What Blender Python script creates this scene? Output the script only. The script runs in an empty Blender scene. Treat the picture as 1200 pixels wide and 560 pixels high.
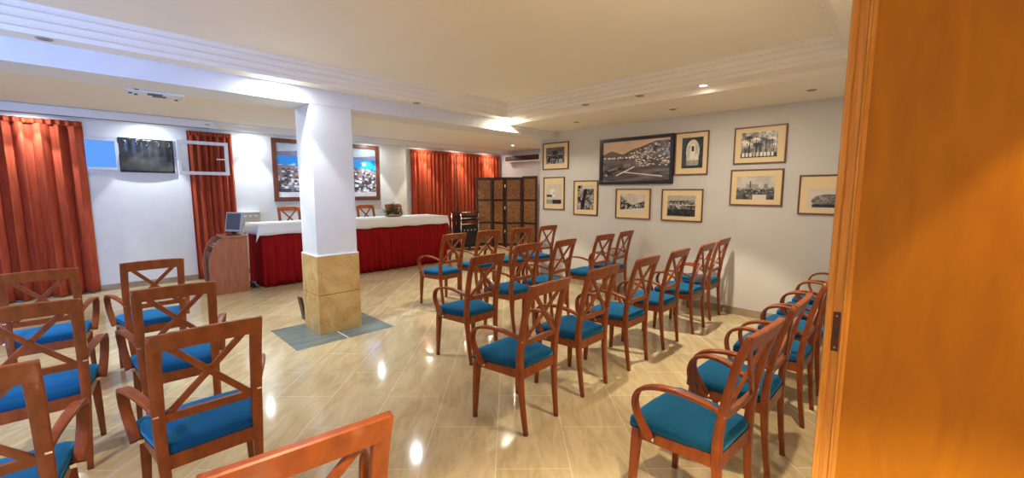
import bpy, bmesh, math, random
import numpy as np
from mathutils import Vector, Matrix
R = math.radians
random.seed(4)
scn = bpy.context.scene
C = scn.collection

# ------------------------------------------------------------ camera, world, light, exposure
cam = bpy.data.cameras.new('camera'); cam_o = bpy.data.objects.new('camera', cam); C.objects.link(cam_o)
cam_o.location = (0, 0, 1.45); cam_o.rotation_euler = (R(90 - 6.512), 0, R(-45.32))
cam.lens = 490.56 / 1200 * 36; cam.sensor_width = 36; cam.sensor_fit = 'HORIZONTAL'; cam.clip_start = .02
scn.camera = cam_o
w = bpy.data.worlds.new('world'); scn.world = w; w.use_nodes = True
w.node_tree.nodes['Background'].inputs[0].default_value = (.10, .27, .72, 1)
w.node_tree.nodes['Background'].inputs[1].default_value = .8
scn.view_settings.view_transform = 'Standard'; scn.view_settings.look = 'None'
scn.view_settings.gamma = 1; scn.view_settings.use_curve_mapping = False
scn.view_settings.exposure = 0.87

def lamp(name, kind, loc, energy, col, rot=(0, 0, 0), **kw):
    l = bpy.data.lights.new(name, kind); l.energy = energy; l.color = col
    for k, v in kw.items(): setattr(l, k, v)
    o = bpy.data.objects.new(name, l); C.objects.link(o); o.location = loc; o.rotation_euler = rot
    return o
WARM = (1, .83, .56); NEUT = (1, .91, .72); COOL = (.84, .95, 1)
# blue area light added at an unseen front wall window, left of the doorway
lamp('added_blue_light', 'AREA', (-1.75, .24, 1.45), 46, (.15, .37, 1), (R(-94), 0, R(172)), shape='RECTANGLE', size=1.3, size_y=1.5, spread=R(105))
# hall lamps behind the doorway
lamp('hall_ceiling_lamp', 'POINT', (-.45, -.95, 2.1), 6, (1, .78, .50), shadow_soft_size=.12)

# ------------------------------------------------------------ materials
def mat(name, col, rough=.5, metal=0, spec=.5, coat=0, sheen=None, build=None, emit=None, trans=0, alpha=1):
    m = bpy.data.materials.new(name); m.use_nodes = True
    nt = m.node_tree; b = nt.nodes['Principled BSDF']
    b.inputs['Base Color'].default_value = (*col, 1); b.inputs['Roughness'].default_value = rough
    b.inputs['Metallic'].default_value = metal; b.inputs['Specular IOR Level'].default_value = spec
    b.inputs['Coat Weight'].default_value = coat; b.inputs['Coat Roughness'].default_value = .08
    b.inputs['Transmission Weight'].default_value = trans; b.inputs['Alpha'].default_value = alpha
    if sheen: b.inputs['Sheen Weight'].default_value = sheen[0]; b.inputs['Sheen Tint'].default_value = (*sheen[1], 1); b.inputs['Sheen Roughness'].default_value = .45
    if emit: b.inputs['Emission Color'].default_value = (*emit[0], 1); b.inputs['Emission Strength'].default_value = emit[1]
    if build: build(nt, b)
    return m
def N(nt, t, **kw):
    n = nt.nodes.new(t)
    for k, v in kw.items():
        if k.startswith('i_'): n.inputs[k[2:].replace('_', ' ')].default_value = v
        else: setattr(n, k, v)
    return n
def noise_col(c1, c2, scale=(8, 8, 8), ns=4, detail=5, bump=0, lo=.35, hi=.65, dist=0):
    def f(nt, b):
        tc = N(nt, 'ShaderNodeTexCoord'); mp = N(nt, 'ShaderNodeMapping'); mp.inputs['Scale'].default_value = scale
        nt.links.new(tc.outputs['Object'], mp.inputs['Vector'])
        n = N(nt, 'ShaderNodeTexNoise', i_Scale=ns, i_Detail=detail, i_Distortion=dist); nt.links.new(mp.outputs[0], n.inputs['Vector'])
        r = N(nt, 'ShaderNodeValToRGB'); e = r.color_ramp.elements
        e[0].position = lo; e[0].color = (*c1, 1); e[1].position = hi; e[1].color = (*c2, 1)
        nt.links.new(n.outputs['Fac'], r.inputs['Fac']); nt.links.new(r.outputs[0], b.inputs['Base Color'])
        if bump:
            bp = N(nt, 'ShaderNodeBump', i_Strength=bump, i_Distance=.003); nt.links.new(n.outputs['Fac'], bp.inputs['Height']); nt.links.new(bp.outputs[0], b.inputs['Normal'])
    return f
M = {}
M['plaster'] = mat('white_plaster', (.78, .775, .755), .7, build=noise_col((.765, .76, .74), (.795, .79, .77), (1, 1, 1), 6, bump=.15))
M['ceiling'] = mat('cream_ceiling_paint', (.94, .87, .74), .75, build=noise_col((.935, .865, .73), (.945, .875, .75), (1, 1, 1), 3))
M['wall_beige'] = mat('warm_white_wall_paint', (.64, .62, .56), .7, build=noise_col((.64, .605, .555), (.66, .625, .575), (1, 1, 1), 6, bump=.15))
M['trim_cream'] = mat('cream_moulding_paint', (.90, .85, .75), .55)
M['trim_white'] = mat('white_gloss_paint', (.78, .77, .75), .35)
M['wood'] = mat('cherry_stained_beech', (.30, .085, .022), .38, spec=.35, coat=.12, build=noise_col((.19, .036, .004), (.31, .066, .008), (3, 3, 1.2), 9, 6, lo=.3, hi=.7))
M['fabric'] = mat('petrol_blue_fabric', (.012, .115, .24), .85, spec=.05, sheen=(1.0, (.08, .45, .9)), build=noise_col((.006, .058, .125), (.009, .080, .165), (60, 60, 60), 5, 3, bump=.4))
M['edge'] = mat('dark_edge_fabric', (.008, .03, .06), .9)
M['chrome'] = mat('chrome', (.75, .75, .76), .18, 1)
M['curtain'] = mat('rust_red_curtain_cloth', (.42, .075, .028), .8, spec=.25, build=noise_col((.35, .050, .019), (.46, .078, .031), (4, 4, .5), 8, 3))
M['skirt'] = mat('crimson_table_skirt', (.30, .003, .004), .7, spec=.15, build=noise_col((.24, .002, .003), (.31, .004, .006), (4, 4, .5), 6, 3))
M['cloth'] = mat('white_tablecloth', (.80, .79, .78), .8)
M['desk'] = mat('red_beech_laminate', (.42, .15, .075), .4, build=noise_col((.36, .12, .06), (.46, .17, .085), (9, 9, .9), 5, 6))
M['desk_dark'] = mat('dark_edge_laminate', (.07, .025, .015), .5)
M['black'] = mat('black_plastic', (.012, .012, .014), .4)
M['grey_plastic'] = mat('grey_plastic', (.45, .47, .50), .4)
M['lcd'] = mat('monitor_screen_off', (.10, .13, .17), .15)
M['white_plastic'] = mat('white_plastic', (.78, .78, .76), .35)
M['cream_plastic'] = mat('cream_plastic', (.62, .58, .50), .5)
M['alu'] = mat('white_painted_aluminium', (.72, .74, .78), .3)
M['dark_wood'] = mat('dark_walnut_frame', (.035, .014, .010), .4, build=noise_col((.025, .010, .007), (.05, .02, .014), (4, 4, 1), 8))
M['frame_brown'] = mat('thin_brown_frame', (.15, .05, .022), .35)
M['frame_dark'] = mat('black_brown_frame', (.016, .008, .007), .3)
M['frame_red'] = mat('reddish_brown_wide_frame', (.15, .042, .02), .4, build=noise_col((.12, .033, .015), (.18, .052, .025), (2, 2, 2), 9))
M['matboard'] = mat('sand_coloured_mount_board', (.82, .62, .34), .6, coat=.1)
def leather_weave(nt, b):
    tc = N(nt, 'ShaderNodeTexCoord'); v = N(nt, 'ShaderNodeTexVoronoi', i_Scale=34); v.feature = 'F1'
    nt.links.new(tc.outputs['Object'], v.inputs['Vector'])
    r = N(nt, 'ShaderNodeValToRGB'); e = r.color_ramp.elements
    e[0].position = .1; e[0].color = (.38, .18, .055, 1); e[1].position = .75; e[1].color = (.16, .062, .018, 1)
    nt.links.new(v.outputs['Distance'], r.inputs['Fac']); nt.links.new(r.outputs[0], b.inputs['Base Color'])
    bp = N(nt, 'ShaderNodeBump', i_Strength=.8, i_Distance=.006); bp.invert = True
    nt.links.new(v.outputs['Distance'], bp.inputs['Height']); nt.links.new(bp.outputs[0], b.inputs['Normal'])
M['weave'] = mat('woven_seagrass', (.3, .14, .05), .6, build=leather_weave)
def slate(nt, b):
    noise_col((.115, .145, .135), (.20, .235, .215), (1.2, 5, 1), 3, 7, lo=.3, hi=.7, dist=.6)(nt, b)
M['slate'] = mat('grey_green_slate', (.2, .2, .2), .22, build=slate)
def marble(nt, b):
    tc = N(nt, 'ShaderNodeTexCoord')
    n = N(nt, 'ShaderNodeTexNoise', i_Scale=3.0, i_Detail=8, i_Distortion=1.5); nt.links.new(tc.outputs['Object'], n.inputs['Vector'])
    r = N(nt, 'ShaderNodeValToRGB'); e = r.color_ramp.elements
    e[0].position = .3; e[0].color = (.62, .36, .09, 1); e[1].position = .68; e[1].color = (.80, .55, .22, 1)
    nt.links.new(n.outputs['Fac'], r.inputs['Fac'])
    n2 = N(nt, 'ShaderNodeTexNoise', i_Scale=2.6, i_Detail=10, i_Distortion=2.5); nt.links.new(tc.outputs['Object'], n2.inputs['Vector'])
    m1 = N(nt, 'ShaderNodeMath', operation='SUBTRACT'); m1.inputs[1].default_value = .5; nt.links.new(n2.outputs['Fac'], m1.inputs[0])
    m2 = N(nt, 'ShaderNodeMath', operation='ABSOLUTE'); nt.links.new(m1.outputs[0], m2.inputs[0])
    r2 = N(nt, 'ShaderNodeValToRGB'); e = r2.color_ramp.elements
    e[0].position = 0; e[0].color = (.33, .33, .33, 1); e[1].position = .016; e[1].color = (0, 0, 0, 1)
    nt.links.new(m2.outputs[0], r2.inputs['Fac'])
    mx = N(nt, 'ShaderNodeMixRGB'); mx.inputs['Color2'].default_value = (.20, .085, .018, 1)
    nt.links.new(r2.outputs[0], mx.inputs['Fac']); nt.links.new(r.outputs[0], mx.inputs['Color1'])
    nt.links.new(mx.outputs[0], b.inputs['Base Color'])
M['marble'] = mat('ochre_marble', (.6, .4, .15), .25, build=marble)
def floor_nodes(nt, b):
    tc = N(nt, 'ShaderNodeTexCoord'); mp = N(nt, 'ShaderNodeMapping')
    mp.inputs['Rotation'].default_value = (0, 0, R(-45)); mp.inputs['Location'].default_value = (-.075, .32, 0)
    nt.links.new(tc.outputs['Object'], mp.inputs['Vector'])
    br = N(nt, 'ShaderNodeTexBrick'); br.offset = .5
    for k, v in (('Scale', 1), ('Mortar Size', .0028), ('Mortar Smooth', .3), ('Bias', 0), ('Brick Width', .79), ('Row Height', .395)): br.inputs[k].default_value = v
    br.inputs['Color1'].default_value = (.55, .43, .25, 1); br.inputs['Color2'].default_value = (.61, .485, .285, 1); br.inputs['Mortar'].default_value = (.66, .58, .42, 1)
    nt.links.new(mp.outputs[0], br.inputs['Vector'])
    m2 = N(nt, 'ShaderNodeMapping'); m2.inputs['Scale'].default_value = (2.2, 9, 1); nt.links.new(mp.outputs[0], m2.inputs['Vector'])
    n = N(nt, 'ShaderNodeTexNoise', i_Scale=1.3, i_Detail=8, i_Distortion=1.2); n.inputs['Roughness'].default_value = .65; nt.links.new(m2.outputs[0], n.inputs['Vector'])
    r = N(nt, 'ShaderNodeValToRGB'); e = r.color_ramp.elements
    e[0].position = .34; e[0].color = (.72, .66, .58, 1); e[1].position = .6; e[1].color = (1.08, 1.08, 1.08, 1)
    nt.links.new(n.outputs['Fac'], r.inputs['Fac'])
    mx = N(nt, 'ShaderNodeMixRGB', blend_type='MULTIPLY'); mx.inputs['Fac'].default_value = .65
    nt.links.new(br.outputs['Color'], mx.inputs['Color1']); nt.links.new(r.outputs[0], mx.inputs['Color2'])
    nt.links.new(mx.outputs[0], b.inputs['Base Color'])
    mr = N(nt, 'ShaderNodeMath', operation='MULTIPLY_ADD'); mr.inputs[1].default_value = .35; mr.inputs[2].default_value = .1
    nt.links.new(br.outputs['Fac'], mr.inputs[0]); nt.links.new(mr.outputs[0], b.inputs['Roughness'])
M['floor'] = mat('polished_cream_tiles', (.6, .5, .3), .1, spec=.6, build=floor_nodes)
M['skirting'] = mat('beige_skirting_tile', (.36, .27, .18), .25, build=noise_col((.31, .23, .15), (.42, .32, .21), (3, 3, 3), 3))
def oak(c1, c2, sx=(14, 14, .7)):
    return noise_col(c1, c2, sx, 3.5, 7, lo=.3, hi=.7, dist=.9)
M['oak'] = mat('varnished_oak', (.5, .2, .04), .4, spec=.3, coat=.1, build=oak((.48, .20, .035), (.68, .32, .075), (30, 30, 1.2)))
M['panel'] = mat('varnished_veneer_panel', (.45, .19, .03), .5, spec=.2, coat=0, build=oak((.37, .135, .010), (.46, .175, .010), (3.5, 3.5, .8)))
M['plate'] = mat('aged_bronze_plate', (.09, .03, .018), .45, .5)
M['screw'] = mat('dull_steel', (.35, .30, .28), .35, .9)
M['lens_on'] = mat('lit_lamp_lens', (1, 1, 1), .3, emit=((1, .95, .88), 25))
M['lens_off'] = mat('unlit_lamp_lens', (.16, .13, .10), .3)
M['ring'] = mat('brushed_brown_ring', (.42, .33, .23), .35, .3)
M['glass'] = mat('clear_glass', (.9, .95, 1), .03, trans=1)
M['glass'].node_tree.nodes['Principled BSDF'].inputs['IOR'].default_value = 1.02
M['tarp'] = mat('glossy_black_sheet', (.018, .018, .020), .28, build=noise_col((.012, .012, .013), (.05, .05, .05), (2, 2, 2), 3, 5, bump=.9))
M['leaf'] = mat('dried_olive_foliage', (.10, .085, .03), .7, build=noise_col((.07, .045, .022), (.24, .20, .07), (30, 30, 30), 3))
M['pinecone'] = mat('dried_brown_seedheads', (.10, .04, .025), .7)
M['bowl'] = mat('tan_dish', (.36, .24, .13), .5)
M['carpet'] = mat('matte_wall_paint_hall', (.55, .45, .33), .8)

# ------------------------------------------------------------ mesh helpers
def bm_box(bm, a, b, bev=0):
    vs = [bm.verts.new((x, y, z)) for x in (a[0], b[0]) for y in (a[1], b[1]) for z in (a[2], b[2])]
    fs = [bm.faces.new([vs[i] for i in f]) for f in ((0, 1, 3, 2), (4, 6, 7, 5), (0, 4, 5, 1), (2, 3, 7, 6), (0, 2, 6, 4), (1, 5, 7, 3))]
    if bev:
        es = list({e for f in fs for e in f.edges})
        bmesh.ops.bevel(bm, geom=es, offset=bev, segments=2, affect='EDGES', profile=.6)
def link(name, me, m, parent=None, smooth=False, loc=None):
    o = bpy.data.objects.new(name, me); C.objects.link(o)
    if m: me.materials.append(m)
    if smooth:
        for p in me.polygons: p.use_smooth = True
    if parent: o.parent = parent
    if loc: o.location = loc
    return o
def obj(name, bm, m, parent=None, smooth=False, loc=None):
    bmesh.ops.recalc_face_normals(bm, faces=bm.faces)
    me = bpy.data.meshes.new(name); bm.to_mesh(me); bm.free()
    return link(name, me, m, parent, smooth, loc)
def box(name, a, b, m, parent=None, bev=0, loc=None):
    bm = bmesh.new(); bm_box(bm, a, b, bev); return obj(name, bm, m, parent, loc=loc)
def struct(o): o['kind'] = 'structure'; return o
def sbox(name, a, b, m, bev=0): return struct(box(name, a, b, m, None, bev))
def tag(o, label, cat, group=None):
    o['label'] = label; o['category'] = cat
    if group: o['group'] = group
    return o
def thing(name, label, cat, loc=(0, 0, 0), rz=0, group=None):
    o = bpy.data.objects.new(name, None); C.objects.link(o); o.empty_display_size = .1
    o.location = loc; o.rotation_euler = (0, 0, rz)
    return tag(o, label, cat, group)
def copy_tree(o, parent=None):
    c = o.copy(); C.objects.link(c); c.parent = parent
    for ch in list(o.children): copy_tree(ch, c)
    return c
def bm_cyl(bm, p, q, r, r2=None, n=12):
    p, q = Vector(p), Vector(q); d = q - p
    mtx = Matrix.Translation((p + q) / 2) @ d.to_track_quat('Z', 'Y').to_matrix().to_4x4()
    bmesh.ops.create_cone(bm, cap_ends=True, segments=n, radius1=r, radius2=r if r2 is None else r2, depth=d.length, matrix=mtx)
def bm_loft(bm, loops, caps=True, closed=True):
    L = [[bm.verts.new(p) for p in l] for l in loops]
    n = len(L[0])
    for a, b in zip(L, L[1:]):
        for i in range(n if closed else n - 1):
            j = (i + 1) % n; bm.faces.new((a[i], a[j], b[j], b[i]))
    if caps and closed: bm.faces.new(L[0][::-1]); bm.faces.new(L[-1])
def rrect(hx, hy, r, n=3):
    pts = []
    for sx, sy, a0 in ((1, 1, 0), (-1, 1, 90), (-1, -1, 180), (1, -1, 270)):
        for k in range(n + 1):
            a = R(a0 + 90 * k / n); pts.append((sx * (hx - r) + r * math.cos(a), sy * (hy - r) + r * math.sin(a)))
    return pts
def catmull(P, n=6):
    P = [Vector(p) for p in P]; out = []
    Q = [2 * P[0] - P[1]] + P + [2 * P[-1] - P[-2]]
    for i in range(1, len(Q) - 2):
        a, b, c, d = Q[i - 1:i + 3]
        for k in range(n):
            t = k / n
            out.append(.5 * ((2 * b) + (c - a) * t + (2 * a - 5 * b + 4 * c - d) * t * t + (3 * b - a - 3 * c + d) * t ** 3))
    out.append(P[-1]); return out
def bm_sweep(bm, path, hw, ht, lateral, r=.004, n=2):
    """flat band: hw half-width along the lateral axis, ht half-thickness"""
    loops = []
    for i, p in enumerate(path):
        t = (path[min(i + 1, len(path) - 1)] - path[max(i - 1, 0)]).normalized()
        l = (lateral - t * lateral.dot(t)).normalized(); nrm = t.cross(l)
        W = hw[i] if isinstance(hw, (list, tuple)) else hw; T = ht[i] if isinstance(ht, (list, tuple)) else ht
        loops.append([p + l * x + nrm * y for x, y in rrect(W, T, min(r, W * .9, T * .9), n)])
    bm_loft(bm, loops)

# ------------------------------------------------------------ the room
XR = 5.30; YB = 8.48; XL = -3.0; XF = 8.10; YF = .195
struct(box('floor', (XL - .1, -2.6, -.06), (XF + .1, YB + .1, 0), M['floor']))
# back wall, with one hole for the high windows
hx0, hx1, hz0, hz1 = -.40, 1.00, 1.74, 2.22
bm = bmesh.new()
bm_box(bm, (XL, YB, 0), (hx0, YB + .2, 2.55)); bm_box(bm, (hx1, YB, 0), (XF + .1, YB + .2, 2.55))
bm_box(bm, (hx0, YB, 0), (hx1, YB + .2, hz0)); bm_box(bm, (hx0, YB, hz1), (hx1, YB + .2, 2.55))
struct(obj('wall_back', bm, M['plaster']))
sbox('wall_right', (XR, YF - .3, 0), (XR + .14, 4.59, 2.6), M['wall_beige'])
sbox('wall_recess', (XR + .14, 4.45, 0), (XF + .1, 4.59, 2.6), M['plaster'])
sbox('wall_far_right', (XF, 4.59, 0), (XF + .1, YB, 2.6), M['plaster'])
sbox('wall_left', (XL - .1, YF - .3, 0), (XL, YB + .1, 2.65), M['plaster'])
bm = bmesh.new()
bm_box(bm, (XL, YF - .25, 0), (-2.4, YF, 2.65)); bm_box(bm, (-1.1, YF - .25, 0), (-.45, YF, 2.65))
bm_box(bm, (-2.4, YF - .25, 0), (-1.1, YF, .7)); bm_box(bm, (-2.4, YF - .25, 2.2), (-1.1, YF, 2.65))
bm_box(bm, (-.45, YF - .25, 2.2), (1.76, YF, 2.65)); bm_box(bm, (1.76, YF - .25, 0), (XR, YF, 2.65))
struct(obj('wall_front', bm, M['plaster']))
bm = bmesh.new()
bm_box(bm, (-1.2, -2.6, 0), (-1.1, YF - .25, 2.5)); bm_box(bm, (2.6, -2.6, 0), (2.7, YF - .25, 2.5)); bm_box(bm, (-1.2, -2.7, 0), (2.7, -2.6, 2.5))
struct(obj('wall_hall', bm, M['carpet']))
sbox('ceiling_hall', (-1.2, -2.7, 2.42), (2.7, YF - .25, 2.5), M['ceiling'])

# ceiling: raised tray, flat border, lower soffit at the picture wall, beam, rear ceiling
TX0, TX1, TY0, TY1 = -2.4, 3.9, .58, 3.95
ZT, ZB, ZA, ZBM, ZR = 2.58, 2.43, 2.375, 2.28, 2.50
bx0, bx1, by0, by1 = TX0 - .135, TX1 + .135, TY0 - .135, TY1 + .135
bm = bmesh.new()
bm_box(bm, (TX0 - .2, TY0 - .2, ZT), (TX1 + .2, TY1 + .2, ZT + .05))
bm_box(bm, (XL, by1, ZB), (4.23, 4.26, ZT)); bm_box(bm, (bx1, YF, ZB), (4.23, by1, ZT))
bm_box(bm, (XL, YF, ZB), (bx1, by0, ZT)); bm_box(bm, (XL, by0, ZB), (bx0, by1, ZT))
bm_box(bm, (4.23, YF, ZA), (XR, 4.26, ZT))
bm_box(bm, (XL, 4.66, ZR), (XF, YB, ZT))
struct(obj('ceiling', bm, M['ceiling']))
bm = bmesh.new()     # stepped moulding around the tray
prof = [(0, ZT), (0, 2.562), (.012, 2.548), (.040, 2.545), (.042, 2.520), (.054, 2.506), (.084, 2.503), (.086, 2.478), (.098, 2.464), (.128, 2.461), (.135, ZB)]
bm_loft(bm, [[(TX0 - d, TY0 - d, z), (TX1 + d, TY0 - d, z), (TX1 + d, TY1 + d, z), (TX0 - d, TY1 + d, z)] for d, z in prof], caps=False)
struct(obj('trim_1', bm, M['trim_cream']))
struct(box('trim_2', (XL, 4.26, ZBM), (XF, 4.66, ZT), M['plaster']))              # the beam
bm = bmesh.new()     # lowered edge of the rear ceiling above the back wall
bm_loft(bm, [[(x, 7.80, ZR + .01), (x, 7.80, 2.485), (x, 7.86, 2.47), (x, 7.90, 2.44), (x, 7.96, 2.415), (x, 8.04, 2.415), (x, 8.04, 2.47), (x, YB, 2.47), (x, YB, ZR + .01)] for x in (XL, XF)])
struct(obj('trim_3', bm, M['trim_white']))
# skirting
struct(box('baseboard_right', (XR - .012, YF, 0), (XR, 4.59, .085), M['skirting']))
struct(box('baseboard_back', (XL, YB - .012, 0), (XF, YB, .085), M['skirting']))
struct(box('baseboard_recess', (XF - .012, 4.59, 0), (XF, YB - .012, .085), M['skirting']))
# slate inlay round the pillar, two slabs with a pale joint
bm = bmesh.new()
bm_box(bm, (1.24, 3.99, 0), (1.715, 4.77, .0025)); bm_box(bm, (1.725, 3.99, 0), (2.22, 4.77, .0025))
struct(obj('trim_4', bm, M['slate']))
struct(box('trim_5', (1.715, 3.99, 0), (1.725, 4.77, .003), M['cloth']))

# pillar
PX0, PX1, PY0, PY1 = 1.55, 1.985, 4.25, 4.67
pil = thing('pillar', 'square white pillar with an ochre marble base on grey slate', 'pillar', ((PX0 + PX1) / 2, (PY0 + PY1) / 2, 0))
ox, oy = (PX0 + PX1) / 2, (PY0 + PY1) / 2
hx, hy = (PX1 - PX0) / 2, (PY1 - PY0) / 2
box('shaft', (-hx + .012, -hy + .012, .8), (hx - .012, hy - .012, ZBM), M['plaster'], pil, .004)
box('marble_cladding', (-hx, -hy, .003), (hx, hy, .402), M['marble'], pil, .002)
box('marble_cladding', (-hx, -hy, .408), (hx, hy, .80), M['marble'], pil, .002)
box('joint', (-hx + .006, -hy + .006, .40), (hx - .006, hy - .006, .41), M['desk_dark'], pil)
o = box('cladding_cap', (-hx, -hy, .80), (hx, hy, .812), M['plaster'], pil, .003)

# high windows in the back wall
wn = bpy.data.objects.new('window_1', None); C.objects.link(wn); wn['kind'] = 'structure'; wn.location = (0, YB, hz0)
H = hz1 - hz0
def frame_bm(x0, x1, z0, z1, y0, y1, t):
    bm = bmesh.new()
    bm_box(bm, (x0, y0, z0), (x1, y1, z0 + t), .003); bm_box(bm, (x0, y0, z1 - t), (x1, y1, z1), .003)
    bm_box(bm, (x0, y0, z0 + t), (x0 + t, y1, z1 - t), .003); bm_box(bm, (x1 - t, y0, z0 + t), (x1, y1, z1 - t), .003)
    return bm
obj('window_frame', frame_bm(-.42, 1.03, -.02, H + .02, -.02, .05, .03), M['alu'], wn)
obj('window_sash', frame_bm(-.36, .385, .012, H - .012, -.03, .03, .04), M['alu'], wn)
box('pane', (-.33, .0, .04), (.36, .006, H - .04), M['glass'], wn)
# black sheet with rings over the opening
sh = thing('black_window_cover', 'glossy black sheet with metal rings covering the middle high window', 'window cover', (.695, YB - .035, hz0 - .01))
bm = bmesh.new(); nx, nz = 24, 14; G = []
for j in range(nz + 1):
    row = []
    for i in range(nx + 1):
        x = -.315 + .63 * i / nx; z = .0 + .50 * j / nz
        row.append(bm.verts.new((x, -.006 * math.sin(i * 1.9) * (j / nz) - .012 * math.sin(j * .5 + i * .15), z + .003 * math.sin(i * .5) * (j == nz))))
    G.append(row)
for j in range(nz):
    for i in range(nx): bm.faces.new((G[j][i], G[j][i + 1], G[j + 1][i + 1], G[j + 1][i]))
o = obj('sheet', bm, M['tarp'], sh, True); o.modifiers.new('s', 'SOLIDIFY').thickness = .004
for k in range(5):
    bm = bmesh.new(); x = -.25 + .125 * k
    pts = catmull([Vector((x + .022 * math.cos(a), -.022, .43 + .030 * math.sin(a))) for a in [R(-100 + 25 * q) for q in range(9)]], 2)
    bm_sweep(bm, pts, .003, .003, Vector((0, 1, 0)), .002); obj('ring', bm, M['chrome'], sh, True)
# the opened sash, folded flat in front of the curtain
ws = thing('open_window_sash', 'white framed glass window sash swung open in front of the red curtain', 'window', (1.03, 8.28, 1.71))
obj('sash_frame', frame_bm(.0, .67, .0, .525, -.02, .02, .05), M['alu'], ws)
box('pane', (.035, -.003, .035), (.635, .003, .49), M['glass'], ws)
box('handle', (.50, -.035, .245), (.62, -.02, .262), M['white_plastic'], ws, .004)
bm = bmesh.new(); bm_box(bm, (-.010, -.02, .25), (-.001, .19, .262)); obj('hinge', bm, M['alu'], ws)
# unseen window added to the front wall to carry the blue light
wf = bpy.data.objects.new('added_window', None); C.objects.link(wf); wf['kind'] = 'structure'; wf.location = (-1.75, YF - .12, .7)
obj('window_frame', frame_bm(-.65, .65, 0, 1.5, -.03, .03, .06), M['alu'], wf)
box('pane', (-.6, -.004, .05), (.6, .004, 1.45), M['glass'], wf)

# doorway on the right: jamb with strike plate and veneer panel
DX = 1.70; JY = .2125; JP = .150
dr = bpy.data.objects.new('door_1', None); C.objects.link(dr); dr['kind'] = 'structure'; dr.location = (DX, 0, 0)
bm = bmesh.new()     # jamb profile in plan (x, y): outer moulding, groove, flat with the plate, ridge
pf = [(.06, JY + .0), (.0, JY), (-.003, JY - .003), (-.003, JY - .0155), (.0, JY - .0185), (.008, JY - .0205), (.008, JY - .0415), (.002, JY - .0435), (-.001, JY - .0455), (-.001, JY - .050), (.004, JY - .053), (.010, JP), (.06, JP)]
bm_loft(bm, [[(x, y, z) for x, y in pf] for z in (0, 2.2)])
obj('door_jamb', bm, M['oak'], dr)
box('door_panel', (.010, -.55, .005), (.05, JP, 2.18), M['panel'], dr)
sp = box('strike_plate', (.0055, JY - .0400, .922), (.0085, JY - .0215, 1.055), M['plate'], dr, .001)
sp.location = (0, 0, -.0)
box('strike_hole', (.0050, JY - .035, .965), (.0066, JY - .027, 1.0), M['black'], sp)
for zz in (1.042, .935):
    bm = bmesh.new(); bm_cyl(bm, (.0042, JY - .031, zz), (.0065, JY - .031, zz), .0032); obj('screw', bm, M['screw'], sp)

# ------------------------------------------------------------ downlights
def downlight(x, y, z, on, label, energy=0, col=NEUT, angle=120, blend=.6, group='recessed ceiling downlights', r=.042, share=.5, cone=74):
    t = thing('downlight', label, 'ceiling light', (x, y, z), 0, group)
    bm = bmesh.new()
    bm_loft(bm, [[(rr * math.cos(a), rr * math.sin(a), zz) for a in [2 * math.pi * k / 20 for k in range(20)]] for rr, zz in ((r * .72, .0), (r * .74, -.006), (r * .95, -.005), (r, 0))], caps=False)
    obj('ring', bm, M['ring'] if not on else M['trim_white'], t, True)
    bm = bmesh.new(); bmesh.ops.create_circle(bm, cap_ends=True, segments=20, radius=r * .74); obj('lens', bm, M['lens_on' if on else 'lens_off'], t, loc=(0, 0, -.003))
    if on:
        if angle >= 120:
            l = lamp('downlight_glow', 'AREA', (0, 0, -.066 if z < ZT and y < 2 and x > 3 else -.012), energy * share, col, shape='DISK', size=r * 1.4); l.parent = t
            l = lamp('downlight_lamp', 'SPOT', (0, 0, -.02), energy * (1 - share) * 8, col, spot_size=R(cone), spot_blend=.25, shadow_soft_size=.022)
        else: l = lamp('downlight_lamp', 'SPOT', (0, 0, -.02), energy, col, spot_size=R(angle), spot_blend=blend, shadow_soft_size=.035)
        l.parent = t
    return t
E1 = 12
downlight(4.12, 1.57, ZB, True, 'lit round downlight in the ceiling border above the picture wall', 20, NEUT, 150, .8, share=.5)
downlight(4.10, 2.20, ZB, False, 'unlit brown-ringed downlight in the ceiling border, just left of the lit one')
downlight(4.08, 2.86, ZB, False, 'unlit brown-ringed downlight in the ceiling border, farther left of the lit one')
downlight(4.77, 2.14, ZA, False, 'unlit downlight in the low soffit above the black and white harbour picture')
downlight(4.77, .84, ZA, False, 'unlit downlight in the low soffit close to the door jamb')
downlight(4.72, 3.45, ZA, False, 'unlit downlight in the low soffit near the picture wall corner')
downlight(-.11, 4.15, ZB, False, 'unlit downlight in the ceiling border at the far left')
downlight(1.27, 4.15, ZB, True, 'lit round downlight in front of the beam beside the white pillar', E1, COOL, 150, .8)
downlight(2.68, 4.15, ZB, False, 'unlit downlight in the ceiling border right of the pillar')
downlight(4.12, 4.15, ZB, True, 'lit downlight in the corner where beam and picture side soffit meet', 15, NEUT, 150, .8)
rear_lbl = {-.45: 'lit downlight over the left edge curtain', .72: 'lit downlight over the black covered window', 2.05: 'lit downlight between second curtain and framed town painting',
            3.1: 'lit downlight above the left half of the framed town painting', 4.25: 'lit downlight above the right half of the framed town painting', 5.5: 'lit downlight over the left side of the right hand curtains',
            6.52: 'lit downlight over the gap between the right hand curtains', 7.5: 'lit downlight over the right side of the right hand curtains'}
for x, lb in rear_lbl.items():
    downlight(x, 8.22, 2.47, True, lb, 8, COOL if x < 5 else NEUT, 120, .8, 'wall washing downlights', .035, share=.35, cone=66)
downlight(7.0, 6.9, ZR, True, 'lit downlight in the rear ceiling above the folding screen', 5, NEUT, 130, .8)
for x, lb in ((-1.2, 'added fill downlight behind the beam, farthest left'), (1.0, 'added fill downlight behind the beam, left of the pillar'), (3.2, 'added fill downlight behind the beam, right of the pillar'), (5.4, 'added fill downlight behind the beam, farthest right')):
    downlight(x, 5.2, ZR, True, lb, 10, COOL if x < 4 else NEUT, 150)  # fill lamps added where the beam hides them, to brighten the rear room
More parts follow.
